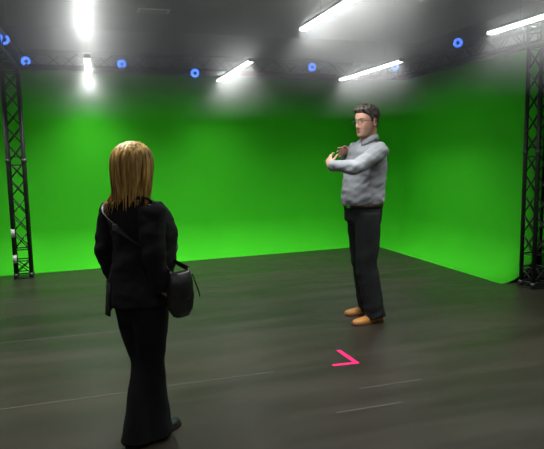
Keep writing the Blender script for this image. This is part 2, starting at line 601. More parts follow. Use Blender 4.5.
g2.inputs['Roughness'].default_value = 0.03; g3.inputs[0].default_value = 0.06
gt.links.new(g1.outputs[0], g3.inputs[1]); gt.links.new(g2.outputs[0], g3.inputs[2]); gt.links.new(g3.outputs[0], gt.nodes['Material Output'].inputs['Surface'])
M['spectacle_lens'] = gl

# head profile: z, front x, back x, half width   (for a head 0.235 m high, origin between the ears)
HEAD = [(-0.118, 0.058, 0.020, 0.012), (-0.114, 0.076, 0.006, 0.030), (-0.102, 0.087, -0.012, 0.043), (-0.085, 0.090, -0.034, 0.053),
        (-0.062, 0.090, -0.058, 0.061), (-0.035, 0.090, -0.078, 0.067), (-0.008, 0.088, -0.090, 0.071), (0.020, 0.092, -0.097, 0.0745),
        (0.045, 0.090, -0.099, 0.0765), (0.070, 0.080, -0.093, 0.074), (0.092, 0.060, -0.077, 0.064), (0.108, 0.034, -0.052, 0.046),
        (0.115, 0.012, -0.028, 0.026), (0.117, -0.005, -0.015, 0.008)]


def head_surface(nz=4, nu=48):
    rows = []
    prof = catmull(HEAD, nz)
    for z, xf, xb, w in prof:
        row = []
        for j in range(nu):
            th = 2 * math.pi * j / nu
            c, s = math.cos(th), math.sin(th)
            xm = (xf + xb) / 2 - 0.012 * (1 if xf - xb > .1 else 0)
            rx = (xf - xm) if c > 0 else (xm - xb)
            p = 0.88 if c > 0 else 0.95
            x = xm + math.copysign(abs(c) ** p, c) * rx
            y = math.copysign(abs(s) ** 0.92, s) * max(w, 0.002)
            if c > 0.1:
                def g(y0, z0, sy, sz): return math.exp(-((y - y0) / sy) ** 2 - ((z - z0) / sz) ** 2)
                d = 0
                nzp = min(max((0.012 - z) / 0.05, 0), 1)             # nose widens and rises downward from the bridge
                if -0.056 < z < 0.030:
                    fall = 1 if z > -0.042 else max(0, 1 - (-0.042 - z) / 0.012)
                    d += (0.007 + 0.024 * nzp) * fall * math.exp(-(y / (0.0085 + 0.006 * nzp)) ** 2)
                for sd in (-1, 1):
                    d -= 0.011 * g(sd * 0.031, 0.004, 0.016, 0.012)
                    d += 0.004 * g(sd * 0.030, 0.026, 0.022, 0.008)
                    d += 0.004 * g(sd * 0.045, -0.022, 0.018, 0.016)
                d += 0.005 * g(0, -0.067, 0.020, 0.0045) + 0.005 * g(0, -0.077, 0.018, 0.005)
                d -= 0.003 * g(0, -0.072, 0.022, 0.002) + 0.003 * g(0, -0.088, 0.02, 0.006)
                d += 0.006 * g(0, -0.104, 0.020, 0.010)
                x += d
            row.append(Vector((x, y, z)))
        rows.append(row)
    return rows


def add_head(bm, mat4, scale=1.0, ears=True):
    rows = head_surface()
    vr = [[bm.verts.new(mat4 @ (q * scale)) for q in r] for r in rows]
    n = len(vr[0])
    for a, b in zip(vr, vr[1:]):
        for j in range(n):
            bm.faces.new((a[j], a[(j + 1) % n], b[(j + 1) % n], b[j]))
    bm.faces.new(vr[0][::-1]); bm.faces.new(vr[-1])
    if ears:
        for sd in (-1, 1):
            pts = []
            N = 14
            for i in range(N + 1):                                   # the rim of the ear as a bent tube, lobe included
                a = math.radians(-150 + 330 * i / N)
                q = Vector((-0.012 - 0.016 * math.cos(a) * 1.0, sd * (0.079 + 0.008 * (1 - math.cos(a)) * 0.5), -0.008 + 0.031 * math.sin(a)))
                q = mat4 @ (q * scale)
                pts.append((*q, 0.0050 * scale, 0.0050 * scale))
            tube(bm, pts, n=8, side=(0.3, 0.2, 1))
            ball(bm, mat4 @ (Vector((-0.010, sd * 0.077, -0.010)) * scale), 0.013 * scale, 0.006 * scale, 0.026 * scale, rot=mat4.to_3x3(), u=12, v=8)


def add_hand(bm, wrist, d, pn, curl=0.5, size=1.0, thumb_side=1, spread=0.10, thumb_open=0.6):
    """d: wrist to knuckles; pn: normal of the palm side (fingers curl towards it)"""
    d = Vector(d).normalized(); pn = Vector(pn); pn = (pn - d * pn.dot(d)).normalized()
    s = d.cross(pn) * thumb_side                                     # towards the thumb
    w = Vector(wrist)
    L = 0.095 * size
    tube(bm, [(*(w - d * 0.03), 0.027 * size, 0.020 * size), (*w, 0.027 * size, 0.019 * size), (*(w + d * L * 0.35), 0.037 * size, 0.017 * size),
              (*(w + d * L * 0.75), 0.041 * size, 0.015 * size), (*(w + d * L), 0.039 * size, 0.011 * size)], n=14, side=s, k=3, power=2.4)
    lens = [(0.040, 0.026, 0.021), (0.045, 0.030, 0.022), (0.042, 0.027, 0.021), (0.032, 0.020, 0.018)]
    for i, fl_ in enumerate(lens):
        off = (1.5 - i) * 0.0205 * size
        base = w + d * (L * (0.92 - 0.05 * abs(i - 1))) + s * off
        ang = curl * (0.6 + 0.12 * i)
        dirv = (d + s * (1.5 - i) * spread).normalized()
        r = 0.0088 * size * (0.86 if i == 3 else 1)
        pts = [(*(base - dirv * 0.02), r, r), (*base, r * 1.05, r * 1.05)]
        p = base
        a = 0.0
        for q, seg in enumerate(fl_):
            a += ang * (0.8 if q == 0 else 1.0)
            dd = dirv * math.cos(a) + pn * math.sin(a)
            p = p + dd * seg * size
            rr = r * (0.97 - 0.10 * q)
            pts.append((*p, rr, rr))
        pts.append((*(p + dd * 0.004), r * 0.45, r * 0.45))
        tube(bm, pts, n=10, side=s, k=2)
    tb = w + d * L * 0.25 + s * 0.026 * size
    td = (d * (1 - thumb_open * 0.5) + s * thumb_open + pn * 0.35).normalized()
    t2 = (td + d * 0.35).normalized()
    p1 = tb + td * 0.034 * size; p2 = p1 + t2 * 0.032 * size; p3 = p2 + (t2 + pn * 0.1).normalized() * 0.026 * size
    tube(bm, [(*(tb - td * 0.02), 0.013 * size, 0.013 * size), (*tb, 0.013 * size, 0.013 * size), (*p1, 0.0105 * size, 0.0105 * size),
              (*p2, 0.0098 * size, 0.0095 * size), (*p3, 0.0055 * size, 0.0055 * size)], n=10, side=pn, k=2)


def colour_faces(me, fn):
    for p in me.polygons:
        p.material_index = fn(p.center)


def loft_rows(bm, rows, closed=True, caps=False):
    n = len(rows[0])
    vr = [[bm.verts.new(q) for q in r] for r in rows]
    for a, b in zip(vr, vr[1:]):
        for j in range(n if closed else n - 1):
            bm.faces.new((a[j], a[(j + 1) % n], b[(j + 1) % n], b[j]))
    if caps:
        bm.faces.new(vr[0][::-1]); bm.faces.new(vr[-1])
    return vr


def shoe(root, heel, yaw, ln, mats, low=True, part='shoe', wide=1.0):
    """a shoe along its own +x from the heel: sole (child), upper, laces (children)"""
    up_, so_, la_ = mats
    e = Matrix.Translation(Vector(heel)) @ Matrix.Rotation(yaw, 4, 'Z')
    k = ln / 0.29
    sec = [(0.000, .010, .034, .020), (0.010, .027, .055, .018), (0.045, .033, .085, .016), (0.085, .034, .094, .016), (0.120, .034, .080, .016), (0.160, .042, .068, .016),
           (0.200, .047, .058, .017), (0.240, .044, .052, .018), (0.270, .033, .043, .020), (0.288, .014, .030, .022)]
    sec = catmull(sec, 3)
    rows = []
    for x, w, h, b in sec:
        w *= wide
        row = []
        for j in range(20):
            th = 2 * math.pi * j / 20
            c, s = math.cos(th), math.sin(th)
            zc = b * 0.5 + 0.010; hh = h
            z = zc + (hh - zc) * max(s, 0) ** 0.8 if s > 0 else zc + (zc - 0.010) * s
            row.append(e @ Vector((x * k, w * math.copysign(abs(c) ** 0.8, c) * (1 if s < 0.2 else 1 - 0.45 * (s - .2)), z * k)))
        rows.append(row)
    bm = bmesh.new(); loft_rows(bm, rows, caps=True)
    u = link(part, bm, up_, root, smooth=True)
    rows = []
    for z in (0.0, 0.004, 0.014, 0.018):
        gx = 1.0 if 0 < z < 0.018 else 0.97
        row = []
        outl = [(x, w * wide + 0.004) for x, w, h, b in sec]
        pts = outl + [(x, -w) for x, w in outl[::-1]]
        for x, w in pts:
            x2 = x * 1.02 - 0.003
            zz = z + (0.0 if x2 > 0.09 or not low else 0.004 * (1 if z > 0.01 else 0))
            row.append(e @ Vector((x2 * k * gx + (1 - gx) * .14, w * gx, zz)))
        rows.append(row)
    bm = bmesh.new(); loft_rows(bm, rows, caps=True)
    link('sole', bm, so_, u)
    if la_ is not None:
        bm = bmesh.new()
        for i in range(4):
            x = 0.118 + i * 0.016
            zt = 0.0835 - i * 0.0043
            pts = [(*(e @ Vector((x * k, yy * 0.022 * k, (zt - 0.010 * abs(yy) ** 2 + 0.002) * k))), 0.0022, 0.0022) for yy in (-1, -.5, 0, .5, 1)]
            tube(bm, pts, n=6, side=(0, 0, 1))
        link('laces', bm, la_, u, smooth=True)
    return u


def head_matrix(c, yaw, pitch=0.0):
    return Matrix.Translation(Vector(c)) @ Matrix.Rotation(yaw, 4, 'Z') @ Matrix.Rotation(pitch, 4, 'Y')


def add_eyes(root, hm, sc_=1.0):
    for sd in (-1, 1):
        bm = bmesh.new()
        ball(bm, hm @ (Vector((0.0745, sd * 0.031, 0.004)) * sc_), 0.0115 * sc_, 0.0115 * sc_, 0.0095 * sc_, rot=hm.to_3x3())
        e = link('eye', bm, M['eye'], root, smooth=True)
        bm = bmesh.new()
        ball(bm, hm @ (Vector((0.0835, sd * 0.031, 0.004)) * sc_), 0.003 * sc_, 0.0052 * sc_, 0.0052 * sc_, rot=hm.to_3x3())
        link('iris', bm, M['iris'], e, smooth=True)


# ---- the man: local +x is the way his body faces, +y his left
man = empty('person', (2.2, 4.56, 0), math.pi, 'person in grey shirt, charcoal trousers and tan shoes gesturing with both hands', 'person')
HS = 1.10
HM = head_matrix((-0.050, 0.015, 1.738), math.radians(20), math.radians(3)) @ Matrix.Scale(HS, 4)
TY = math.radians(12)


def tw(x, y, z):                                                     # the torso is turned a little to his left
    return (x * math.cos(TY) - y * math.sin(TY), x * math.sin(TY) + y * math.cos(TY), z)


side_t = (-math.sin(TY), math.cos(TY), 0)
LSH, LEL, LWR = (-0.095, 0.195, 1.495), (0.185, 0.310, 1.355), (0.320, 0.085, 1.375)
RSH, REL, RWR = (-0.055, -0.20, 1.495), (-0.070, -0.45, 1.385), (0.000, -0.255, 1.500)
LHD, RHD = (-0.14, -0.62, 0.60), (0.85, 0.40, -0.10)


def torso_pts(g):
    # centre x, half width, half depth by height
    T = [(0.93, -0.030, 0.165, 0.125), (1.00, -0.030, 0.172, 0.142), (1.06, -0.028, 0.180, 0.158), (1.15, -0.032, 0.186, 0.160), (1.25, -0.046, 0.192, 0.152),
         (1.36, -0.060, 0.200, 0.140), (1.45, -0.070, 0.200, 0.124), (1.515, -0.076, 0.168, 0.098), (1.555, -0.078, 0.112, 0.076), (1.59, -0.076, 0.066, 0.064)]
    return [(*tw(c, 0, z), w + g, d + g) for z, c, w, d in T]


def arm_pts(sh, el, wr, g):
    s, e, w = Vector(sh), Vector(el), Vector(wr)
    def P(v, r, r2=None): return (*v, r + g, (r2 or r) + g)
    return [P(s + (s - e) * 0.10, 0.045), P(s, 0.070), P(s.lerp(e, 0.35), 0.064), P(s.lerp(e, 0.8), 0.054), P(e, 0.050),
            P(e.lerp(w, 0.2), 0.050), P(e.lerp(w, 0.55), 0.044), P(w, 0.032)]


def leg_pts(h, kn, an, g, r=(0.098, 0.088, 0.070, 0.062, 0.052)):
    h, kn, an = Vector(h), Vector(kn), Vector(an)
    def P(v, q): return (*v, q + g, q * 1.04 + g)
    return [P(h + Vector((0, 0, 0.03)), r[0] * 0.95), P(h.lerp(kn, 0.15), r[0]), P(h.lerp(kn, 0.55), r[1]), P(kn, r[2]), P(kn.lerp(an, 0.35), r[3]), P(an, r[4])]


bm = bmesh.new()
add_head(bm, HM, 1.0)
hc = HM @ Vector((-0.03, 0, -0.06))
tube(bm, [(-0.074, -0.005, 1.46, 0.085, 0.07), (-0.072, 0, 1.57, 0.064, 0.066), (-0.068, 0.004, 1.63, 0.061, 0.066), (*hc, 0.060, 0.066), (*(HM @ Vector((-0.02, 0, 0.0))), 0.05, 0.055)], n=20, k=3)
tube(bm, torso_pts(-0.022), n=28, side=side_t, k=3, power=2.3)
for a in ((LSH, LEL, LWR), (RSH, REL, RWR)):
    tube(bm, arm_pts(*a, -0.012), n=16, side=(0, 0, 1), k=3)
LH, LK, LA = (-0.030, 0.092, 0.93), (-0.010, 0.112, 0.50), (-0.090, 0.135, 0.09)
RH, RK, RA = (-0.030, -0.092, 0.93), (-0.065, -0.108, 0.50), (-0.150, -0.130, 0.09)
for l in ((LH, LK, LA), (RH, RK, RA)):
    tube(bm, leg_pts(*l, -0.012), n=18, k=3)
    a = Vector(l[2])
    tube(bm, [(a.x - 0.03, a.y, 0.050, 0.022, 0.022), (a.x + 0.04, a.y, 0.044, 0.022, 0.018), (a.x + 0.10, a.y, 0.034, 0.022, 0.009), (a.x + 0.15, a.y, 0.032, 0.014, 0.006)], n=12, k=2)
add_hand(bm, LWR, LHD, (-0.75, -0.25, -0.25), curl=0.60, thumb_side=-1, thumb_open=0.9, size=0.92)
add_hand(bm, RWR, RHD, (-0.5, 0.8, -0.25), curl=0.25, thumb_side=1, thumb_open=0.4)
me = remesh(bm, 0.0048, 3, 0.4)
HMi = HM.inverted()


def man_face(c):
    q = HMi @ c
    if q.x > 0.06 and abs(q.y) < 0.024 * (1 - max(0, abs(q.z + 0.0715) - 0.004) / 0.012) and abs(q.z + 0.0715) < 0.009:
        return 1
    if q.x > -0.02 and -0.125 < q.z < -0.045 and q.length < 0.16 and not (q.z > -0.055 and q.x > 0.08 and abs(q.y) < .02):
        return 2
    return 0


colour_faces(me, man_face)
link_mesh('body', me, [M['skin'], M['lips'], M['stubble']], man)
add_eyes(man, HM)

# hair: the scalp surface pushed out, short back and sides with a lifted greying quiff
def scalp_hair(hm, hairline, thick, mat, root, nz=5, nu=72):
    rows = head_surface(nz, nu)
    bm = bmesh.new()
    keep = {}
    for i, r in enumerate(rows):
        for j, q in enumerate(r):
            t_ = thick(q)
            if hairline(q):
                ctr = Vector((-0.01, 0, 0.01))
                dn = (q - ctr).normalized()
                f = noise.noise(q * 90) * 0.3 + noise.noise(Vector((q.x * 60, q.y * 160, q.z * 60))) * 0.35
                keep[(i, j)] = (bm.verts.new(hm @ (q - dn * 0.004)), bm.verts.new(hm @ (q + dn * t_ * (1 + f))))
    n = len(rows[0])
    for i in range(len(rows) - 1):
        for j in range(n):
            ks = [(i, j), (i, (j + 1) % n), (i + 1, (j + 1) % n), (i + 1, j)]
            if all(k in keep for k in ks):
                bm.faces.new([keep[k][1] for k in ks])
                bm.faces.new([keep[k][0] for k in ks][::-1])
    if True:
        last = len(rows) - 1
        if all((last, j) in keep for j in range(n)):
            bm.faces.new([keep[(last, j)][1] for j in range(n)])
            bm.faces.new([keep[(last, j)][0] for j in range(n)][::-1])
    # close the rim
    edges = [e for e in bm.edges if len(e.link_faces) == 1]
    outer = {v: k for k, (a, v) in keep.items()}
    for e in edges:
        a, b = e.verts
        if a in outer and b in outer:
            bm.faces.new((a, b, keep[outer[b]][0], keep[outer[a]][0]))
    loose = [v for v in bm.verts if not v.link_faces]
    bmesh.ops.delete(bm, geom=loose, context='VERTS')
    return link('hair', bm, mat, root, smooth=True)


HL = [(-0.2, -0.065), (-0.085, -0.060), (-0.05, -0.048), (-0.035, -0.010), (-0.022, 0.022), (-0.004, 0.026), (0.004, -0.004), (0.014, -0.012), (0.024, 0.020), (0.036, 0.040), (0.055, 0.055), (0.075, 0.068), (0.2, 0.070)]


def man_margin(q):
    for (xa, za), (xb, zb) in zip(HL, HL[1:]):
        if xa <= q.x <= xb:
            return q.z - (za + (zb - za) * (q.x - xa) / (xb - xa))
    return -1


def man_thick(q):
    base = 0.008 + 0.010 * max(0, min(1, (q.z - 0.01) / 0.08))
    if q.z > 0.05:
        base += 0.010 * max(0, min(1, (q.x + 0.02) / 0.06)) * min(1, (q.z - .05) / .03)
    mg = man_margin(q)
    return -0.003 + (base + 0.003) * max(0, min(1, mg / 0.014)) ** 0.7


scalp_hair(HM, lambda q: man_margin(q) > -0.004, man_thick, M['grey_hair'], man, nz=8, nu=120)
for sd in (-1, 1):
    bm = bmesh.new()
    pts = [(*(HM @ Vector((0.0905 - 0.20 * (abs(y) - .03) ** 2 / .03 - max(0, abs(y) - 0.03) * .45, sd * abs(y), 0.026 + 0.004 * math.sin((abs(y) - 0.013) * 90)))), 0.0022, 0.0035) for y in (0.014, 0.022, 0.030, 0.038, 0.046)]
    tube(bm, pts, n=8, side=(0, 0, 1))
    link('eyebrow', bm, M['grey_hair'], man, smooth=True)

# glasses: two rims, bridge, temples and lenses
gl_root = None
bm = bmesh.new()
GX = 0.104
for sd in (-1, 1):
    N = 24
    pts = []
    for i in range(N + 1):
        a = 2 * math.pi * i / N
        c, s = math.cos(a), math.sin(a)
        pts.append((*(HM @ Vector((GX - 0.006 * (abs(c) * 0.3), sd * (0.033 + 0.0235 * math.copysign(abs(c) ** 0.6, c)), 0.001 + 0.0165 * math.copysign(abs(s) ** 0.6, s)))), 0.0021, 0.0021))
    tube(bm, pts, n=6, side=(0.1, 0.2, 0.05))
    tube(bm, [(*(HM @ Vector(v)), 0.0020, 0.0028) for v in ((GX - 0.002, sd * 0.0565, 0.010), (GX - 0.012, sd * 0.071, 0.010), (0.05, sd * 0.078, 0.009), (-0.005, sd * 0.082, 0.010), (-0.022, sd * 0.081, 0.000), (-0.03, sd * 0.078, -0.012))], n=6, side=(0, 0, 1), k=2)
tube(bm, [(*(HM @ Vector(v)), 0.0018, 0.0018) for v in ((GX, -0.011, 0.005), (GX + 0.003, 0, 0.008), (GX, 0.011, 0.005))], n=6, side=(0, 0, 1), k=2)
glasses = tag(link('glasses', bm, M['glasses'], man, smooth=True), 'dark framed glasses')
for sd in (-1, 1):
    bm = bmesh.new()
    vs = []
    for i in range(24):
        a = 2 * math.pi * i / 24
        c, s = math.cos(a), math.sin(a)
        vs.append(bm.verts.new(HM @ Vector((GX - 0.001, sd * (0.033 + 0.0225 * math.copysign(abs(c) ** 0.6, c)), 0.001 + 0.0155 * math.copysign(abs(s) ** 0.6, s)))))
    bm.faces.new(vs)
    link('spectacle_lens', bm, M['spectacle_lens'], glasses)

# shirt
bm = bmesh.new()
tp = [p for p in torso_pts(0.008)]
tp[0] = (*tw(-0.030, 0, 1.022), 0.150, 0.125)
tp = [tp[0], (*tw(-0.029, 0, 1.036), 0.186, 0.160), (*tw(-0.028, 0, 1.062), 0.196, 0.174)] + tp[3:]
tp[-1] = (*tp[-1][:3], 0.068, 0.070)
tube(bm, tp, n=32, side=side_t, k=4, power=2.35)
for a in ((LSH, LEL, LWR), (RSH, REL, RWR)):
    ap = arm_pts(*a, 0.007)
    tube(bm, ap[:-1] + [(*Vector(a[1]).lerp(Vector(a[2]), 0.90), 0.044, 0.044)], n=18, side=(0, 0, 1), k=4)
me = remesh(bm, 0.0075, 6)


def shirt_fold(c):
    d1_ = noise.noise(Vector((c.x * 6 + c.z * 9, c.y * 6, c.z * 16 - c.x * 9)))
    d2_ = noise.noise(Vector((c.x * 14, c.y * 14, c.z * 30 + c.x * 16)))
    k_ = 1.5 if c.z < 1.12 else 1.0
    return 0.0090 * k_ * d1_ + 0.006 * d2_


wrinkle(me, shirt_fold)
shirt = tag(link_mesh('shirt', me, M['shirt'], man), 'grey blue long sleeved shirt')
bm = bmesh.new()                                                      # collar, open at the throat
rows = []
for z, g, dz in ((1.550, 0.016, 0), (1.580, 0.013, 0), (1.608, 0.011, 0.0), (1.622, 0.015, 0.002), (1.605, 0.026, 0), (1.574, 0.038, 0)):
    row = []
    for i in range(31):
        a = math.radians(28 + 304 * i / 30)
        row.append(Vector((-0.072 + (0.064 + g) * math.cos(a), 0.000 + (0.062 + g) * math.sin(a), z - 0.042 * max(0, math.cos(a)) + 0.020 * max(0, -math.cos(a)))))
    rows.append(row)
loft_rows(bm, rows, closed=False)
c = link('collar', bm, M['shirt'], shirt, smooth=True)
md = c.modifiers.new('t', 'SOLIDIFY'); md.thickness = 0.003
for el, wr in ((LEL, LWR), (REL, RWR)):
    e, w = Vector(el), Vector(wr)
    bm = bmesh.new()
    tube(bm, [(*e.lerp(w, 0.76), 0.0485, 0.0485), (*e.lerp(w, 0.78), 0.0505, 0.0505), (*e.lerp(w, 0.93), 0.0485, 0.0485), (*e.lerp(w, 0.95), 0.046, 0.046)], n=22, side=(0, 0, 1))
    link('cuff', bm, M['shirt'], shirt, smooth=True)

# trousers, belt and shoes
bm = bmesh.new()
tube(bm, [(*tw(-0.03, 0, 0.84), 0.135, 0.105), (-0.03, 0, 0.88, 0.174, 0.134), (*tw(-0.03, 0, 0.94), 0.180, 0.144), (*tw(-0.03, 0, 1.045), 0.178, 0.150)], n=28, side=side_t, k=3, power=2.3)
TR = (0.100, 0.094, 0.083, 0.082, 0.080)
for h, kn, an in ((LH, LK, LA), (RH, RK, RA)):
    an2 = (an[0] + 0.005, an[1], 0.045)
    tube(bm, leg_pts(h, kn, an2, 0.006, TR), n=22, k=4)
me = remesh(bm, 0.0075, 5)


def trouser_fold(c):
    low = max(0, (0.35 - c.z) / 0.35)
    kneef = math.exp(-((c.z - 0.5) / 0.12) ** 2)
    a = noise.noise(Vector((c.x * 8, c.y * 8 + (3 if c.y > 0 else 0), c.z * (10 + 14 * low) + c.x * 10)))
    return a * (0.006 + 0.010 * low + 0.007 * kneef)


wrinkle(me, trouser_fold)
trousers = tag(link_mesh('trousers', me, M['man_trousers'], man), 'charcoal trousers')
bm = bmesh.new()
rows = []
for z, g in ((1.006, 0.002), (1.007, 0.007), (1.042, 0.007), (1.043, 0.002)):
    rows.append([Vector(tw(-0.030 + (0.149 + g) * math.copysign(abs(math.cos(a)) ** 0.87, math.cos(a)), (0.177 + g) * math.copysign(abs(math.sin(a)) ** 0.87, math.sin(a)), z)) for a in [2 * math.pi * i / 48 for i in range(48)]])
rows.append(rows[0])
loft_rows(bm, rows)
belt = tag(link('belt', bm, M['belt'], man, smooth=True), 'dark brown leather belt')
bm = bmesh.new(); box(bm, 0.121, 0.131, -0.024, 0.024, 1.004, 1.045, 0.003)
bk = link('buckle', bm, M['buckle'], belt)
bk.rotation_euler = (0, 0, TY)
shoe(man, (LA[0] - 0.062, LA[1], 0), math.radians(2), 0.295, (M['tan'], M['sole'], M['laces']))
shoe(man, (RA[0] - 0.062, RA[1], 0), math.radians(-4), 0.295, (M['tan'], M['sole'], M['laces']))

# ---- the woman: local +x is the way her body faces (away and to the right), +y her left
wo = empty('person', (0.2, 2.9, 0), math.radians(33), 'person with blonde hair in black jacket and trousers seen from behind', 'person')
HW_ = head_matrix((0.0, 0.026, 1.430), math.radians(4), math.radians(4))
WS = 0.93
# height, centre (x, y), half width, half depth
WT = [(0.74, 0.000, 0.030, 0.166, 0.122), (0.82, 0.004, 0.034, 0.170, 0.136), (0.92, 0.022, 0.030, 0.160, 0.138), (1.00, 0.040, 0.022, 0.158, 0.142), (1.08, 0.046, 0.022, 0.162, 0.150), (1.15, 0.026, 0.034, 0.164, 0.138),
      (1.21, 0.000, 0.048, 0.160, 0.112), (1.255, -0.012, 0.046, 0.135, 0.086), (1.285, -0.016, 0.036, 0.085, 0.062), (1.31, -0.014, 0.026, 0.055, 0.055)]
WLS, WLE, WLW = (-0.010, 0.205, 1.215), (-0.050, 0.235, 1.00), (0.02, 0.235, 0.80)
WRS, WRE, WRW = (-0.010, -0.112, 1.215), (-0.060, -0.170, 1.015), (-0.005, -0.166, 0.835)


def warm(s, e, w, g):
    s, e, w = Vector(s), Vector(e), Vector(w)
    def P(v, r): return (*v, r + g, r + g)
    return [P(s + (s - e) * 0.12 + Vector((0, 0, 0)), 0.040), P(s, 0.060), P(s.lerp(e, 0.4), 0.056), P(s.lerp(e, 0.85), 0.050), P(e, 0.047), P(e.lerp(w, 0.3), 0.045), P(e.lerp(w, 0.7), 0.040), P(w, 0.034)]


WLH, WLK, WLA = (0.0, 0.092, 0.74), (0.010, 0.032, 0.42), (-0.062, 0.030, 0.08)
WRH, WRK, WRA = (0.0, -0.050, 0.74), (0.030, -0.005, 0.42), (0.055, 0.010, 0.08)
bm = bmesh.new()
add_head(bm, HW_, WS)
tube(bm, [(-0.012, 0.03, 1.22, 0.07, 0.055), (-0.012, 0.022, 1.29, 0.050, 0.050), (-0.008, 0.020, 1.35, 0.046, 0.050), (*(HW_ @ Vector((-0.02, 0, -0.02))), 0.045, 0.05)], n=18, k=3)
tube(bm, [(c, l_, z, w - 0.022, d - 0.022) for z, c, l_, w, d in WT], n=26, k=3)
for a in ((WLS, WLE, WLW), (WRS, WRE, WRW)):
    tube(bm, warm(*a, -0.014), n=14, side=(1, 0, 0), k=3)
WL = (0.084, 0.072, 0.054, 0.050, 0.040)
for l in ((WLH, WLK, WLA), (WRH, WRK, WRA)):
    tube(bm, leg_pts(*l, -0.014, WL), n=16, k=3)
    a = Vector(l[2])
    fy = math.radians(14)
    tube(bm, [(a.x + q_ * math.cos(fy), a.y + q_ * math.sin(fy), z_, r1, r2) for q_, z_, r1, r2 in ((-0.015, .055, .022, .024), (.04, .045, .022, .018), (.09, .032, .022, .010), (.12, .030, .014, .007))], n=12, k=2)
add_hand(bm, WLW, (0.25, -0.05, -1.0), (0, -1, 0), curl=0.35, size=0.88, thumb_side=-1)
add_hand(bm, WRW, (0.78, -0.03, -0.50), (-0.2, 0.6, -0.6), curl=0.15, size=0.86, thumb_side=1)
me = remesh(bm, 0.0048, 3, 0.4)
HWi = HW_.inverted()


def wo_face(c):
    q = (HWi @ c) / WS
    return 1 if q.x > 0.06 and abs(q.z + 0.0715) < 0.008 and abs(q.y) < 0.022 else 0


colour_faces(me, wo_face)
link_mesh('body', me, [M['skin'], M['lips']], wo)
add_eyes(wo, HW_, WS)

# jacket
bm = bmesh.new()
JT = [(0.745, 0.000, 0.030, 0.178, 0.146), (0.80, 0.002, 0.032, 0.180, 0.150), (0.88, 0.018, 0.030, 0.174, 0.152)] + [(z, c, l_, w + 0.008, d + 0.010) for z, c, l_, w, d in WT[3:]]
tube(bm, [(c, l_, z, w, d) for z, c, l_, w, d in JT], n=32, k=4)
for a in ((WLS, WLE, WLW), (WRS, WRE, WRW)):
    tube(bm, warm(*a, 0.008), n=18, side=(1, 0, 0), k=4)
me = remesh(bm, 0.0075, 5)


def jacket_fold(c):
    a = noise.noise(Vector((c.x * 7, c.y * 7, c.z * 13 + c.y * 8)))
    b = noise.noise(Vector((c.x * 16, c.y * 16, c.z * 30)))
    hem = max(0, (0.90 - c.z) / 0.16)
    return 0.009 * a + 0.005 * b + 0.008 * hem * noise.noise(Vector((c.x * 11, c.y * 11, 0)))


wrinkle(me, jacket_fold)
jacket = tag(link_mesh('jacket', me, M['black_cloth'], wo), 'black jacket')
bm = bmesh.new()                                                      # turned collar
rows = []
for z, g in ((1.262, 0.014), (1.285, 0.007), (1.302, 0.005), (1.310, 0.009), (1.298, 0.019), (1.276, 0.036)):
    rows.append([Vector((-0.012 + (0.052 + g) * math.cos(a), 0.022 + (0.054 + g) * math.sin(a), z - 0.03 * max(0, math.cos(a)))) for a in [math.radians(30 + 300 * i / 30) for i in range(31)]])
loft_rows(bm, rows, closed=False)
c = link('collar', bm, M['black_cloth'], jacket, smooth=True)
md = c.modifiers.new('t', 'SOLIDIFY'); md.thickness = 0.004
# the loose tail of the jacket hanging at the back left
bm = bmesh.new()
rows = []
for z, k_ in ((0.86, 0.0), (0.80, 0.004), (0.74, 0.010), (0.70, 0.014)):
    row = []
    for i in range(13):
        a = math.radians(100 + 70 * i / 12)
        zz = z - (0.03 if z < 0.72 else 0) * math.exp(-((i - 4) / 3.0) ** 2)
        row.append(Vector((0.0 + (0.148 + k_) * math.cos(a), 0.030 + (0.180 + k_) * math.sin(a), zz)))
    rows.append(row)
loft_rows(bm, rows, closed=False)
c = link('jacket_tail', bm, M['black_cloth'], jacket, smooth=True)
md = c.modifiers.new('t', 'SOLIDIFY'); md.thickness = 0.006

# wide trousers
bm = bmesh.new()
tube(bm, [(0, .025, 0.64, 0.09, 0.085), (0, .028, 0.72, 0.148, 0.118), (0.002, .03, 0.80, 0.165, 0.130), (0.012, .03, 0.90, 0.156, 0.128)], n=26, k=3)
for h, kn, an, fl_ in ((WLH, WLK, WLA, 1.0), (WRH, WRK, WRA, 1.0)):
    h, kn, an = Vector(h), Vector(kn), Vector(an)
    lo = Vector((an.x + 0.005, an.y, 0.022))
    tube(bm, [(*(h + Vector((0, 0, 0.03))), 0.088, 0.100), (*h.lerp(kn, 0.3), 0.084, 0.096), (*h.lerp(kn, 0.7), 0.070, 0.078), (*kn, 0.064, 0.068),
              (*kn.lerp(lo, 0.4), 0.066, 0.072), (*kn.lerp(lo, 0.8), 0.074, 0.082), (*lo, 0.078, 0.088)], n=24, k=4)
me = remesh(bm, 0.0075, 5)


def wtf(c):
    low = max(0, min(1, (0.6 - c.z) / 0.5))
    a = noise.noise(Vector((c.x * 16, c.y * 16, c.z * 2.5)))
    b = noise.noise(Vector((c.x * 9, c.y * 9, c.z * 11 + c.x * 9)))
    return 0.009 * low * a + 0.0045 * b


wrinkle(me, wtf)
tag(link_mesh('trousers', me, M['black_trousers'], wo), 'wide black trousers')
shoe(wo, (WLA[0] - 0.050, WLA[1], 0), math.radians(14), 0.245, (M['boot'], M['boot'], None), part='boot')
shoe(wo, (WRA[0] - 0.050, WRA[1], 0), math.radians(14), 0.250, (M['boot'], M['boot'], None), part='boot')

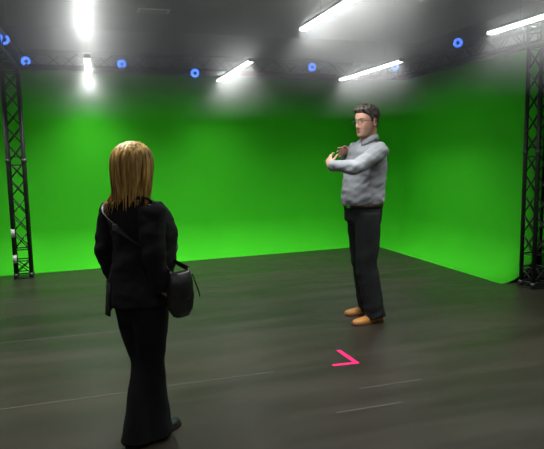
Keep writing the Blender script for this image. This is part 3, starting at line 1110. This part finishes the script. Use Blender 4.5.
for a, kn in ((WLA, WLK), (WRA, WRK)):
    a, kn = Vector(a), Vector(kn)
    bm = bmesh.new()
    t1, t2 = a.lerp(kn, 0.06), a.lerp(kn, 0.16)
    tube(bm, [(a.x - 0.008, a.y, 0.045, 0.033, 0.040), (a.x - 0.006, a.y, 0.08, 0.036, 0.042), (*t1, 0.042, 0.046), (*t2, 0.044, 0.048)], n=16, k=2)
    link('boot_shaft', bm, M['boot'], wo, smooth=True)

# hair: overlapping tapered locks hung from the crown over a full scalp cap
def hair_line_w(q):
    return q.z > 0.06 or q.x < 0.030 + 0.3 * max(0, q.z - 0.02) or q.z > 0.045 and q.x < 0.07


HB = HW_ @ Matrix.Scale(WS, 4)
hair = scalp_hair(HB, lambda q: (q.x < 0.035 and q.z > -0.105) or q.z > 0.055, lambda q: 0.010 + 0.008 * (1 if q.z < 0.05 else 0.6), M['blonde'], wo)
bm = bmesh.new()
rnd = random.Random(11)
for layer in range(3):
    n_l = (46, 40, 30)[layer]
    for i in range(n_l):
        deg = 40 + 280 * (i + rnd.uniform(-.4, .4)) / (n_l - 1)         # 0 = straight ahead, 90 = her left, 180 = nape
        th = math.radians(deg)
        c, s = math.cos(th), math.sin(th)
        ft = 0.035 * (1 if c > 0 else 0.2)
        top = Vector((0.028 - 0.034 * i % 0.03 - 0.05 * max(0, -c) * rnd.random(), 0.006 * (1 if s > 0 else -1), 0.117 + 0.003 * layer))
        out = 0.010 + 0.006 * layer + rnd.uniform(-.004, .008)

        def on(z, ex, dth=0.0):
            c_, s_ = math.cos(th + dth), math.sin(th + dth)
            rx = (0.098 if c_ < 0 else 0.072); ry = 0.077
            k_ = math.sqrt(max(0.0, 1 - max(0, (z - 0.02) / 0.108) ** 2)) if z > 0.02 else 1.0
            n_ = max(0, min(1, (-0.06 - z) / 0.10))                     # falls in towards the neck
            rx -= 0.010 * n_ * max(0, -c_); ry -= 0.012 * n_
            return Vector((-0.005 + (rx * k_ + ex) * c_, (ry * k_ + ex) * s_, z))
        # length: short over the nape, long over her left shoulder, medium on the right
        if 85 < deg < 155: ln = -0.235
        elif deg <= 85: ln = -0.19
        elif deg < 215: ln = -0.195
        elif deg < 250: ln = -0.185
        else: ln = -0.185
        ln += rnd.uniform(-.04, .04)
        bend = rnd.uniform(-.22, .22)
        flick = rnd.uniform(-.004, .016) + (rnd.uniform(.0, .045) if 85 < deg < 150 else 0)
        pts = [top, on(0.106, out * .7, 0), on(0.070, out), on(0.02, out + .002, bend * .3), on(-0.04, out * 1.0, bend * .6), on(-0.095, out * 0.95, bend),
               on((-0.095 + ln) / 2, out * 0.8 + flick * .35, bend * 1.2), on(ln, out * 0.7 + flick, bend * 1.4)]
        wdt = rnd.uniform(0.007, 0.0125)
        rad = [0.004, wdt * .8, wdt, wdt, wdt, wdt * .85, wdt * .55, 0.0012]
        tube(bm, [(*(HB @ p_), r_, r_ * 0.40) for p_, r_ in zip(pts, rad)], n=7, side=HB.to_3x3() @ Vector((-s, c, 0)), k=3)
# a few loose locks lying over the jacket, most of them on her left shoulder
for (x0, y0, x1, y1, x2, y2, ze, w) in ((-.075, .060, -.080, .105, -.075, .165, 1.200, .008), (-.080, .050, -.095, .090, -.100, .150, 1.205, .007), (-.050, .075, -.050, .120, -.030, .190, 1.222, .008),
                                        (-.090, .040, -.100, .070, -.118, .095, 1.215, .006), (-.085, .055, -.102, .095, -.110, .120, 1.195, .006), (-.095, .010, -.098, .030, -.118, .055, 1.215, .005),
                                        (-.06, .070, -.066, .115, -.060, .18, 1.21, .007), (-.06, -.045, -.070, -.062, -.072, -.085, 1.245, .005)):
    a = Vector((x0 + .01, y0 + .012, 1.345)); b = Vector((x1, y1 + .012, 1.272)); e = Vector((x2, y2, ze))
    md_ = b.lerp(e, .55) + Vector((-.010, .004, 0.014))
    tube(bm, [(*(a + Vector((.01, -.004, .05))), w * 1.2, w * .6), (*a, w * 1.5, w * .8), (*b, w * 1.2, w * .6), (*md_, w * .8, w * .4), (*e, 0.001, 0.001)], n=7, k=4, side=(0.4, 0.9, 0.2))
link('hair_lock', bm, M['blonde'], hair, smooth=True)

# the crossbody bag: rests at her right hip
bag = empty('handbag', (0.0, 0.0, 0), 0, "black leather crossbody bag hanging at the blonde person's right hip", 'handbag')
BW = Matrix.Translation(Vector((0.2, 2.9, 0))) @ Matrix.Rotation(math.radians(33), 4, 'Z')
bo = BW @ Vector((0.050, -0.225, 0.70))
bag.location = bo
bag.rotation_euler = (0, math.radians(0), math.radians(33))
bm = bmesh.new()
rows = []
for z, w, d in ((0.0, 0.026, 0.014), (0.006, 0.042, 0.026), (0.04, 0.062, 0.038), (0.10, 0.074, 0.040), (0.17, 0.070, 0.032), (0.215, 0.060, 0.020), (0.222, 0.054, 0.012)):
    rows.append([Vector((w * math.copysign(abs(math.cos(a)) ** 0.55, math.cos(a)) + 0.02 * (0.1 - z), d * math.copysign(abs(math.sin(a)) ** 0.75, math.sin(a)), z)) for a in [2 * math.pi * i / 40 for i in range(40)]])
loft_rows(bm, rows, caps=True)
bb = link('pouch', bm, M['bag'], bag, smooth=True)
bm = bmesh.new()
rows = []
for z, g in ((0.228, -0.012), (0.215, 0.004), (0.17, 0.006), (0.125, 0.006), (0.105, 0.005)):
    w, d = 0.070, 0.036
    rows.append([Vector(((w - 0.0) * math.cos(a) * (0.9 if z > .2 else 1), -(d * (0.5 if z > 0.2 else 1) + g) * abs(math.sin(a)) ** 0.7 - 0.001, z - 0.02 * math.sin(a) ** 2 * (1 if z < 0.13 else 0))) for a in [math.pi * i / 20 for i in range(21)]])
loft_rows(bm, rows, closed=False)
f = link('flap', bm, M['bag'], bag, smooth=True)
md = f.modifiers.new('t', 'SOLIDIFY'); md.thickness = 0.004
bm = bmesh.new(); rod(bm, (0.056, 0, 0.212), (0.056, 0, 0.234), 0.005, 10); rod(bm, (-0.056, 0, 0.212), (-0.056, 0, 0.234), 0.005, 10)
tag(link('strap_ring', bm, M['buckle'], bag, smooth=True), 'metal strap rings')
bm = bmesh.new()
tube(bm, [(0.060, -0.024, 0.205, 0.004, 0.003), (0.078, -0.030, 0.15, 0.005, 0.003), (0.092, -0.032, 0.11, 0.005, 0.003), (0.100, -0.03, 0.085, 0.002, 0.002)], n=6, k=3)
link('zip_pull', bm, M['bag'], bag, smooth=True)
# strap runs over the left shoulder and crosses her back and chest
def strap(ptsw, name):
    b2 = bmesh.new()
    inv = (Matrix.Translation(bo) @ Matrix.Rotation(math.radians(33), 4, 'Z')).inverted() @ BW
    tube(b2, [(*(inv @ Vector(p)), 0.012, 0.0028) for p in ptsw], n=8, k=5, side=(0.0, 0.75, 0.65), power=3)
    return link(name, b2, M['strap'], bag, smooth=True)


def on_torso(ang, z, ex):
    zs = [(q[0], q[1], q[2], q[3] + 0.008, q[4] + 0.010) for q in WT]
    for a, b in zip(zs, zs[1:]):
        if a[0] <= z <= b[0]:
            t_ = (z - a[0]) / (b[0] - a[0])
            c, l_, w, d = (a[i] + (b[i] - a[i]) * t_ for i in (1, 2, 3, 4))
            return (c + (d + ex) * math.cos(ang), l_ + (w + ex) * math.sin(ang), z)
    return (0, 0, z)


R_ = math.radians
back = [(-0.006, -0.225, 0.93)] + [on_torso(R_(a), z, 0.008) for a, z in ((256, 0.985), (238, 1.02), (218, 1.07), (195, 1.12), (172, 1.165), (150, 1.205), (128, 1.245))] + [(-0.005, 0.135, 1.285)]
strap(back, 'shoulder_strap')
front = [(-0.005, 0.135, 1.285)] + [on_torso(R_(a), z, -0.003) for a, z in ((60, 1.25), (40, 1.20), (18, 1.13), (-8, 1.07), (-35, 1.02), (-60, 0.965))] + [(0.106, -0.225, 0.93)]
strap(front, 'shoulder_strap')
bm = bmesh.new()
inv = (Matrix.Translation(bo) @ Matrix.Rotation(math.radians(33), 4, 'Z')).inverted() @ BW
pc = inv @ Vector(on_torso(R_(184), 1.143, 0.013))
box(bm, pc.x - 0.004, pc.x + 0.004, pc.y - 0.016, pc.y + 0.016, pc.z - 0.016, pc.z + 0.016, 0.002)
link('strap_buckle', bm, M['buckle'], bag)
